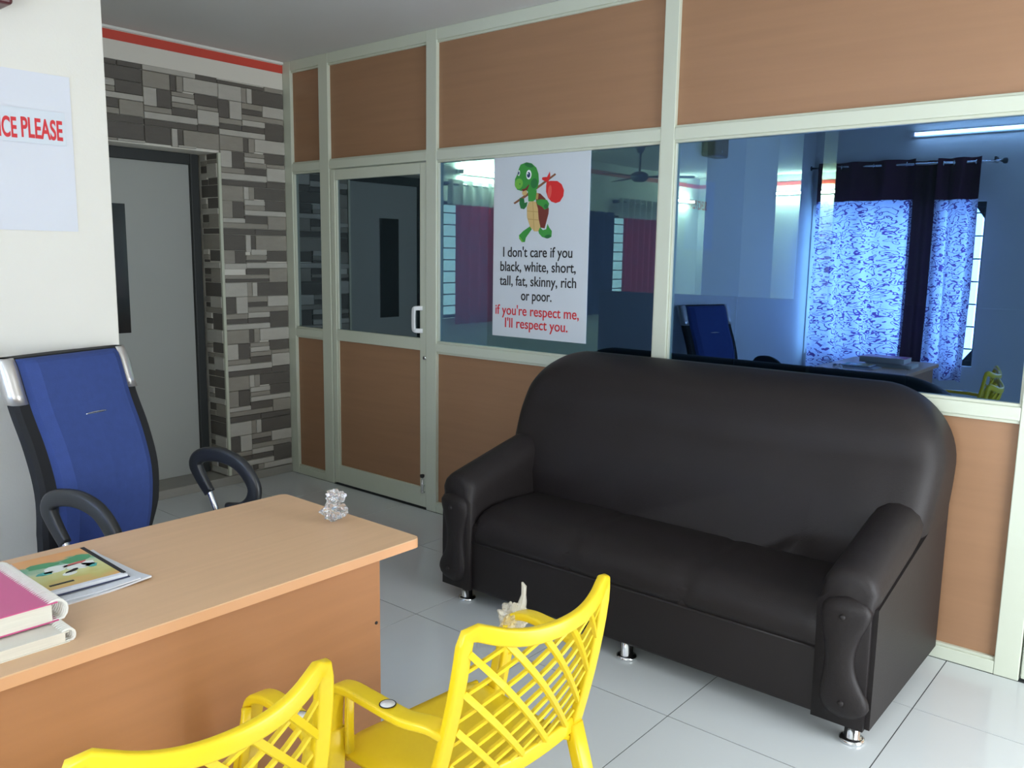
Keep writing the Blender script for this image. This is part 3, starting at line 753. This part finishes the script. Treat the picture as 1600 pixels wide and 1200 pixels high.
# crumpled clear wrapper near the desk's far corner
clr = bpy.data.materials.new('clear_crumple'); clr.use_nodes = True
b_ = clr.node_tree.nodes['Principled BSDF']; b_.inputs['Base Color'].default_value = (.97, .98, 1, 1); b_.inputs['Roughness'].default_value = .04
b_.inputs['Transmission Weight'].default_value = .9; b_.inputs['IOR'].default_value = 1.42
cw = empty('crumpled_wrapper', (1.936, -1.965, DH+.004)); tag(cw, 'small crumpled clear glassy wrapper near the far corner of the desk', 'wrapper')
crumple('lower_lump', (0, 0, .026), .033, .034, .025, .42, 2.6, clr, cw, 3, 4)
crumple('upper_lump', (-.004, .006, .062), .025, .026, .023, .45, 2.6, clr, cw, 3, 12)

# ------------------------------------------------------------------ poster on the glass
po = empty('poster', (1.065, .018, 1.072)); tag(po, 'white poster with cartoon turtle and respect message on the glass', 'poster')
PL = po.location
box('sheet', .759-PL.x, 1.371-PL.x, -.0012+.006, .0018+.006, 0, 2.0-PL.z, M['white_print'], po)
PY = .018+.0046
def pmat(x, z): return Matrix.Translation(Vector((x, PY-.0004, z))-PL) @ Matrix.Rotation(PI/2, 4, 'X')
for s, xa_, xb_, z, m in (("I don't care if you", .829, 1.277, 1.490, 'ink'), ('black, white, short,', .811, 1.300, 1.416, 'ink'), ('tall, fat, skinny, rich', .807, 1.305, 1.342, 'ink'), ('or poor.', .955, 1.154, 1.268, 'ink'), ("if you're respect me,", .780, 1.326, 1.188, 'red_ink'), ("I'll respect you.", .848, 1.259, 1.121, 'red_ink')):
    text('lettering', s, xb_-xa_, .073, M[m], po, pmat((xa_+xb_)/2, z), bold=.0006)
def crop2(x, y, layer):      # turtle outline digitised from the photograph, on the poster plane
    p = on(760+x/7.5, 230+y/7.5, 1, .0)
    return Vector((p.x, PY-.0004*layer, p.z))-PL
def tshape(name, pts, m, layer, par):
    P = [crop2(x, y, layer) for x, y in pts]
    return poly_plate(name, P, (0, .0004, 0), m, par)
def ell(cx, cy, rx, ry, rot=0, n=20):
    return [(cx+rx*math.cos(a)*math.cos(rot)-ry*math.sin(a)*math.sin(rot), cy+rx*math.cos(a)*math.sin(rot)+ry*math.sin(a)*math.cos(rot)) for a in [2*PI*i/n for i in range(n)]]
g1 = mat('print_green', (.045, .30, .05), .5); g2 = mat('print_green_dark', (.02, .17, .045), .5); g3 = mat('print_green_light', (.16, .46, .06), .5)
tan = mat('print_tan', (.62, .44, .18), .5); tan2 = mat('print_tan_dark', (.45, .29, .10), .5); brn = mat('print_brown', (.17, .035, .025), .5); stk = mat('print_stick', (.24, .10, .05), .5); rd = mat('print_red', (.66, .025, .025), .5); rd2 = mat('print_red_light', (.74, .10, .08), .5)
wh = mat('print_white', (.80, .82, .85), .5); nv = mat('print_navy', (.02, .04, .14), .5)
T = tshape('turtle_print', [(545, 530), (600, 540), (660, 600), (700, 720), (695, 780), (650, 950), (600, 940), (560, 880)], brn, 1, po)
for nm, pts, m, l in (
 ('stick', [(285, 650), (300, 665), (420, 590), (600, 460), (785, 318), (772, 300), (590, 435), (410, 560)], stk, 1.5),
 ('bundle', [(675, 400), (720, 390), (800, 392), (850, 430), (878, 500), (870, 570), (830, 635), (780, 652), (730, 635), (690, 590), (668, 520), (668, 450)], rd, 2),
 ('bundle_shine', ell(710, 520, 22, 80, .1), rd2, 2.5),
 ('knot', [(625, 350), (660, 345), (680, 345), (712, 280), (718, 330), (700, 390), (680, 405), (630, 382), (620, 370)], rd, 3),
 ('leg', [(500, 960), (480, 925), (400, 980), (350, 1030), (352, 1070), (385, 1112), (420, 1110), (430, 1060)], g1, 2),
 ('foot_shade', [(352, 1040), (352, 1070), (385, 1112), (400, 1110), (385, 1080)], g3, 3),
 ('leg', [(570, 950), (585, 1010), (620, 1050), (680, 1070), (730, 1050), (735, 980), (705, 940), (685, 895), (668, 960), (630, 970), (600, 940)], g1, 2),
 ('foot_shade', ell(690, 1045, 38, 22, -.2), g2, 3),
 ('belly', [(465, 640), (510, 625), (550, 640), (572, 720), (580, 840), (600, 930), (575, 985), (530, 985), (480, 930), (445, 820), (442, 700)], tan, 2.5),
 ('belly_line', [(448, 742), (573, 752), (573, 760), (448, 750)], tan2, 3), ('belly_line', [(452, 835), (580, 848), (581, 856), (453, 843)], tan2, 3), ('belly_line', [(510, 630), (516, 630), (530, 980), (524, 980)], tan2, 3),
 ('shell_rim', [(548, 520), (580, 545), (570, 610), (545, 600), (535, 560)], tan2, 2),
 ('arm', [(360, 590), (410, 600), (415, 650), (450, 640), (440, 690), (410, 725), (370, 715), (355, 660)], g2, 3),
 ('neck', [(455, 520), (560, 500), (545, 610), (515, 632), (460, 632)], g1, 3),
 ('arm', [(552, 620), (610, 605), (680, 615), (705, 660), (690, 710), (650, 730), (620, 695), (565, 665)], g1, 4),
 ('hand_shade', ell(668, 690, 24, 28), g2, 5),
 ('head', [(370, 200), (440, 172), (500, 185), (555, 235), (580, 310), (585, 400), (570, 470), (540, 515), (470, 525), (430, 500), (380, 510), (330, 495), (302, 440), (305, 370), (330, 320), (350, 250)], g1, 5),
 ('head_top', ell(470, 205, 55, 26, .3), g2, 6),
 ('snout', ell(350, 425, 46, 62, .2), g3, 6), ('nostril', ell(362, 428, 6, 9), g2, 7), ('cheek', ell(530, 420, 40, 60, .1), g2, 6),
 ('eye', ell(468, 318, 30, 56, .05), wh, 7), ('iris', ell(466, 320, 20, 34, .05), nv, 8), ('eye_glint', ell(458, 306, 6, 9), wh, 9),
 ('eye', ell(352, 300, 12, 34, .1), wh, 7), ('iris', ell(350, 300, 8, 20, .1), nv, 8),
 ('mouth', [(385, 492), (430, 478), (468, 432), (474, 436), (450, 500), (400, 520)], brn, 7),
 ('hand', [(388, 520), (440, 500), (450, 540), (425, 565), (395, 555)], tan, 8)):
    tshape(nm, pts, m, l, T)

# ------------------------------------------------------------------ sign on the pillar wall
sg = empty('wall_sign', (XP, -2.30, 1.555)); tag(sg, 'white paper notice with red silence lettering on the cream wall', 'sign')
y0s, y1s = -2.090, -2.52
def wav(u, v):
    return Vector((.0025+.003*math.sin(u*7)*v*.5+.004*(1-u)**6, (y1s+(y0s-y1s)*u)+2.30, .507*v))
rows = []
for i in range(21):
    rows.append([wav(i/20, j/6) for j in range(7)]+[wav(i/20, 1-j/6)-Vector((.0008, 0, 0)) for j in range(7)])
loft('sheet', rows, M['paper'], sg, smooth=False)
box('pasted_strip', .0045, .0058, -.2, 2.30-2.113, .281, .388, M['white_print'], sg)
ts = Matrix(((0, 0, 1, .0060), (1, 0, 0, 0), (0, 1, 0, 0), (0, 0, 0, 1)))
text('lettering', 'PLEASE', .128, .088, M['red_ink'], sg, Matrix.Translation((0, 2.30-2.187, .299)) @ ts, bold=.0022)
text('lettering', 'SILENCE', .138, .088, M['red_ink'], sg, Matrix.Translation((0, 2.30-2.333, .295)) @ ts, bold=.0022)
# small dark red box high on the pillar wall
wbx = empty('wall_box', (XP, -2.40, 2.23)); tag(wbx, 'dark red wall box at the top left corner above the notice', 'wall box')
maroon = mat('maroon_plastic', (.09, .02, .022), .35)
box('body', .004, .11, -.11, .115, .0, .2, maroon, wbx, bev=.012, seg=3)
box('back_plate', 0, .006, -.09, .1, .015, .185, M['black_plastic'], wbx)
lathe('lamp', [(.001, .004), (.008, .003), (.009, 0)], M['chrome'], wbx, 10, (.11, 0, .04), 'x')

# ------------------------------------------------------------------ rear wall: window, curtains, tube light (seen mirrored in the glass)
w1 = empty('window_1', ((WX0+WX1)/2, YB-.1, WZ0)); tag(w1, 'daylit window with steel bars behind the patterned curtains', 'window', kind='structure')
wx = (WX1-WX0)/2; wh_ = WZ1-WZ0
for (a, b, c, d) in ((-wx, -wx+.022, 0, wh_), (wx-.022, wx, 0, wh_), (-wx+.022, wx-.022, 0, .045), (-wx+.022, wx-.022, wh_-.045, wh_)):
    box('frame', a, b, -.03, .03, c, d, M['charcoal'], w1, bev=.003, seg=1)
for sx_, sz_ in ((-1, 0), (1, 0), (-1, 1), (1, 1)):
    zc = .045 if sz_ == 0 else wh_-.045; xc = sx_*(wx-.022); q = .10
    poly_plate('corner_gusset', [(xc, -.01, zc), (xc-sx_*q*.7, -.01, zc), (xc, -.01, zc+(q if sz_ == 0 else -q))], (0, .02, 0), M['charcoal'], w1)
for k in range(7):
    z = .14+k*.19
    box('grille_bar', -wx+.022, wx-.022, .032, .044, z, z+.012, M['steel'], w1)
box('glass_pane', -wx+.04, wx-.04, -.006, -.002, .04, wh_-.04, M['clear'], w1)
cr0 = empty('curtain_rod', (1.52, YB+.09, 2.312)); tag(cr0, 'chrome curtain rod above the rear window, mirrored in the glass', 'curtain rod')
tube('rod', [(-.80, 0, .012), (.76, 0, -.006)], .011, M['chrome'], cr0, 12)
for s, zz in ((-.81, .012), (.77, -.006)):
    lathe('finial', [(.002, -.02), (.02, -.016), (.024, 0), (.02, .016), (.002, .02)], M['steel'], cr0, 12, (s, 0, zz), 'x')
for s in (-.72, .70): box('bracket', s-.008, s+.008, -.075, .01, -.014, .03, M['steel'], cr0)
M['unlit_top_cloth'] = fabric('curtain_top_no_backlight', (.085, .03, .055), None, .1)  # shade of the curtain top without backlight, put into the cloth colour
def curtain(label, x0, x1, z0, z1, folds, ph):
    e = empty('curtain', ((x0+x1)/2, YB+.09, z0)); tag(e, label, 'curtain', 'patterned curtains on the rear window')
    hw = (x1-x0)/2; H = z1-z0
    grid_sheet('cloth', lambda u, v: Vector((-hw+2*hw*u+.01*math.sin(6*u+3*v), .055*math.sin(2*PI*folds*u+ph)*(1-.25*v)+.008*math.sin(2*PI*folds*2.3*u+3*v), (H-.34)*v)), int(folds*16), 12, M['curtain'], e, uvs=(folds*.13, H))
    grid_sheet('header', lambda u, v: Vector((-hw+2*hw*u+.01*math.sin(6*u+3), .055*math.sin(2*PI*folds*u+ph)*.75+.008*math.sin(2*PI*folds*2.3*u+3), H-.34+.34*v)), int(folds*16), 3, M['unlit_top_cloth'], e)  # upper part of the curtain, coloured dark for want of backlight
    for k in range(int(folds*2)):
        u = (k+.5)/(folds*2)
        lathe('eyelet', [(.016, -.003), (.024, -.003), (.024, .003), (.016, .003)], M['chrome'], e, 12, (-hw+2*hw*u, .0, H-.045), 'x')
    return e
curtain('wide patterned curtain panel on the rear window, farther from the sofa', .795, 1.62, .46, 2.36, 3, .4)
curtain('bunched patterned curtain panel on the rear window, nearer the tube light', 1.80, 2.125, .50, 2.35, 2, 1.2)
mc = empty('curtain', (1.71, YB+.06, .47)); tag(mc, 'plain dark maroon curtain between the two patterned panels', 'curtain')
M['maroon_cloth'] = fabric('maroon_curtain', (.06, .025, .04), None, .12)
grid_sheet('cloth', lambda u, v: Vector((-.115+.23*u, .022*math.sin(u*13), 1.87*v)), 30, 6, M['maroon_cloth'], mc)
def tube_light(label, loc, rz, length, m, group, k=1):
    e = empty('tube_light', loc, rz); tag(e, label, 'tube light', group)
    box('batten', -length/2-.04, length/2+.04, 0, .03, -.022, .022, M['white_wall'], e, bev=.004, seg=1)
    tube('lamp_tube', [(-length/2, -.035, 0), (length/2, -.035, 0)], .014*k, m, e, 12)
    for s in (-1, 1): box('end_cap', s*(length/2+.006)-.012, s*(length/2+.006)+.012, -.055, .0, -.02, .02, M['white_wall'], e, bev=.003, seg=1)
    return e
tube_light('lit fluorescent tube on the rear wall, mirrored at top right of the glass', (2.18, YB+.032, 2.565), PI, 1.2, M['tube'], 'fluorescent tube lights')

# ------------------------------------------------------------------ room behind the glass
BXL, BYF, BXR = -2.6, 8.6, 6.2
tag(box('floor_back', BXL, BXR, .06, BYF, -.08, 0, M['back_floor']), 'grey floor of the office behind the glass', 'floor', kind='structure')
tag(box('ceiling_back', BXL-.2, BXR+.2, .06, BYF+.2, CZ, CZ+.12, M['ceiling']), 'ceiling of the office behind the glass', 'ceiling', kind='structure')
wbl = empty('wall_far_left', (0, 0, 0)); tag(wbl, 'pale wall with two curtained windows behind the left pane', 'wall', kind='structure')
W1 = (3.02, 4.05, .82, 2.05); W2 = (6.25, 7.40, .82, 2.05)
def wall_holes(par, x0, x1, ya, yb, holes):
    y = ya
    for (h0, h1, z0, z1) in holes:
        box('plaster', x0, x1, y, h0, 0, CZ, M['white_wall'], par)
        box('plaster', x0, x1, h0, h1, 0, z0, M['white_wall'], par); box('plaster', x0, x1, h0, h1, z1, CZ, M['white_wall'], par); y = h1
    box('plaster', x0, x1, y, yb, 0, CZ, M['white_wall'], par)
wall_holes(wbl, BXL-.2, BXL, .06, BYF, (W1, W2))
box('red_band', BXL, BXL+.004, .06, BYF, 2.545, 2.60, M['red'], wbl)
wbf = empty('wall_far', (0, 0, 0)); tag(wbf, 'pale end wall with red stripe behind the right pane', 'wall', kind='structure')
box('plaster', BXL-.2, BXR+.2, BYF, BYF+.2, 0, CZ, M['white_wall'], wbf)
box('red_band', BXL, BXR, BYF-.004, BYF, 2.545, 2.60, M['red'], wbf)
wfr = empty('wall_far_right', (0, 0, 0)); tag(wfr, 'right wall of the office behind the glass, outside the picture', 'wall', kind='structure')
wall_holes(wfr, BXR, BXR+.2, .06, BYF, ((.8, 3.6, .9, 2.1),))  # opening added for the fill light below
M['dark_wall'] = mat('dark_backdrop', (.045, .05, .06), .5, noise_amt=.1)
tag(box('wall_backdrop', on(1304, 300, 1, 4.5).x, BXR, 4.5, 4.6, 0, CZ, M['dark_wall']), 'dark wall added to darken the view behind the right pane', 'wall', kind='structure')  # made-up dark backdrop, keeps the view through the right pane dark
area('fill_back_office', (BXR+.1, 2.2, 1.5), (0, math.radians(90), 0), 1.2, 2.8, 50, (.93, .98, 1))  # added fill that brightens the back office, no known window there
tag(box('wall_end', XW-1.8, XW-.3, -.06, .06, 0, CZ, M['white_wall']), 'short wall closing the office beside the stone wall', 'wall', kind='structure')
skyp = mat('window_daylight_haze', (.7, .8, .9), .9)
def back_window(idx, hole, label, clabel):
    h0, h1, z0, z1 = hole
    w = empty('window_%d' % idx, (BXL-.1, (h0+h1)/2, z0)); tag(w, label, 'window', kind='structure')
    hh = (h1-h0)/2; H = z1-z0
    for (a, b, c, d) in ((-hh, -hh+.03, 0, H), (hh-.03, hh, 0, H), (-hh+.03, hh-.03, 0, .03), (-hh+.03, hh-.03, H-.03, H)):
        box('frame', -.03, .03, a, b, c, d, M['charcoal'], w)
    for k in range(1, 10): box('grille_bar', .035, .047, -hh+.03, hh-.03, H*k/10, H*k/10+.012, M['steel'], w)
    box('glass_pane', -.004, 0, -hh+.02, hh-.02, .02, H-.02, M['clear'], w)
    area('daylight_back_window', (BXL-.28, (h0+h1)/2, (z0+z1)/2), (0, math.radians(-90), 0), H, h1-h0, 3.5, (.85, .88, 1))
    c = empty('curtain', (BXL+.09, (h0+h1)/2, z0-.06)); tag(c, clabel, 'curtain', 'red curtains behind the glass')
    Hc = z1-z0+.28
    def sh(u, v, a, b):
        y = a+(b-a)*u
        return Vector((.035*math.sin(u*(b-a)*42), y, Hc*v))
    a, b = (-hh+.11, hh-.12)
    grid_sheet('cloth', lambda u, v: sh(u, v*.83, a, b), 60, 6, M['red_curtain'], c)
    grid_sheet('header', lambda u, v: sh(u, .83+v*.17, a-.12, b+.1), 70, 3, M['silver_curtain'], c)
    tube('rod', [(0, -hh-.03, Hc-.05), (0, hh+.1, Hc-.05)], .012, M['chrome'], c, 10)
    for yy in (-hh-.02, hh+.06): box('bracket', -.092, .01, yy-.01, yy+.01, Hc-.07, Hc-.03, M['steel'], c)
back_window(2, W1, 'barred window of the back office, left of the turtle poster', 'red curtain with silver header left of the turtle poster')
back_window(3, W2, 'barred window of the back office, right of the turtle poster', 'red curtain with silver header right of the turtle poster')
bc = empty('curtain', (BXL+.09, 5.55, .75)); tag(bc, 'dark blue curtain on a rod beside the right edge of the poster', 'curtain')
grid_sheet('cloth', lambda u, v: Vector((.035*math.sin(u*34), -.62+1.18*u, 1.32*v)), 60, 5, M['blue_curtain'], bc)
tube('rod', [(0, -.75, 1.27), (0, .575, 1.27)], .014, M['chrome'], bc, 10)
for yy in (-.7, .565): box('bracket', -.092, .01, yy-.01, yy+.01, 1.25, 1.29, M['steel'], bc)
tube_light('lit fluorescent tube above the red curtain left of the poster', (BXL+.04, 3.75, 2.36), PI/2, 1.0, M['tube_back'], 'fluorescent tube lights', 1.3)
tube_light('lit fluorescent tube on the side wall glowing beside the aluminium post', (BXL+.04, 8.05, 2.33), PI/2, .5, M['tube_back'], 'fluorescent tube lights')
tube_light('lit fluorescent tube on the end wall behind the right pane', (-.9, BYF-.04, 2.43), 0, 1.2, M['tube_back'], 'fluorescent tube lights')
# column, dark post, screens, desks
tag(box('column', .17, .527, 3.5, 4.17, 0, CZ, M['white_wall']), 'square plastered column in the office behind the glass', 'column', kind='structure')
tag(box('trim_1', 1.615, 1.725, 2.0, 2.06, 0, CZ, M['charcoal']), 'dark upright post behind the right glass pane', 'post', kind='structure')
scn = empty('workstation_screen', (2.3, 2.6, 0)); tag(scn, 'long dark blue workstation screen behind the glass', 'screen')
for k in range(4):
    box('screen_panel', -2.6+k*1.25, -2.6+k*1.25+1.235, -.02, .02, .05, 1.215, M['screen_blue'], scn, bev=.006, seg=1)
    box('screen_foot', -2.55+k*1.25, -2.5+k*1.25, -.16, .16, 0, .05, M['dark_top'], scn)
def dark_desk(label, x0, x1, y0, y1):
    e = empty('work_table', ((x0+x1)/2, (y0+y1)/2, 0)); tag(e, label, 'table')
    hx, hy = (x1-x0)/2, (y1-y0)/2
    box('table_top', -hx, hx, -hy, hy, .735, .76, M['dark_top'], e, bev=.003, seg=1)
    for a in (-1, 1): box('side_panel', a*(hx-.02)-.012, a*(hx-.02)+.012, -hy+.03, hy-.03, 0, .735, M['dark_top'], e)
    box('modesty_panel', -hx+.05, hx-.05, hy-.05, hy-.03, .2, .735, M['dark_top'], e)
    return e
dark_desk('dark work table just behind the glass left of the poster', -.9, 1.1, .75, 1.45)
dark_desk('dark work table just behind the glass above the sofa back', 1.45, 3.6, .6, 1.25)
pp = box('paper_sheets', .30, .52, .9, 1.05, .762, .768, M['paper']); tag(pp, 'white papers on the dark table behind the left pane', 'paper')
sh_ = empty('wall_notice', (-.78, BYF-.004, 1.55)); tag(sh_, 'pale notice with dark lines on the end wall under the tube light', 'notice')
box('sheet', -.30, .30, -.003, 0, -.35, .35, M['paper'], sh_)
for k, (zz, wd) in enumerate(((.27, .4), (.18, .45), (.13, .45), (.08, .42), (-.05, .35), (-.13, .42), (-.18, .4))):
    box('print_line', -wd/2, wd/2, -.0045, -.003, zz, zz+.018, M['red_ink' if k in (0, 4) else 'ink'], sh_)
fan = empty('ceiling_fan', (-1.35, 4.85, CZ)); tag(fan, 'dark ceiling fan in the office behind the glass', 'fan')
tube('down_rod', [(0, 0, -.27), (0, 0, 0)], .012, M['steel'], fan, 8, Vector((1, 0, 0)))
lathe('canopy', [(.002, -.07), (.03, -.07), (.055, -.01), (.055, 0)], M['steel'], fan, 14)
lathe('motor', [(.002, -.38), (.06, -.375), (.10, -.34), (.10, -.30), (.05, -.27), (.015, -.265)], M['steel'], fan, 18)
for k in range(3):
    a = 2*PI*k/3+.5; ca, sa = math.cos(a), math.sin(a)
    loft('blade', sweep_rings([(ca*.09, sa*.09, -.325), (ca*.2, sa*.2, -.325), (ca*.6, sa*.6, -.33)], [(-.065, -.006), (.065, .006), (.065, .011), (-.065, -.001)], scale=[.5, .9, 1]), M['steel'], fan, smooth=False)
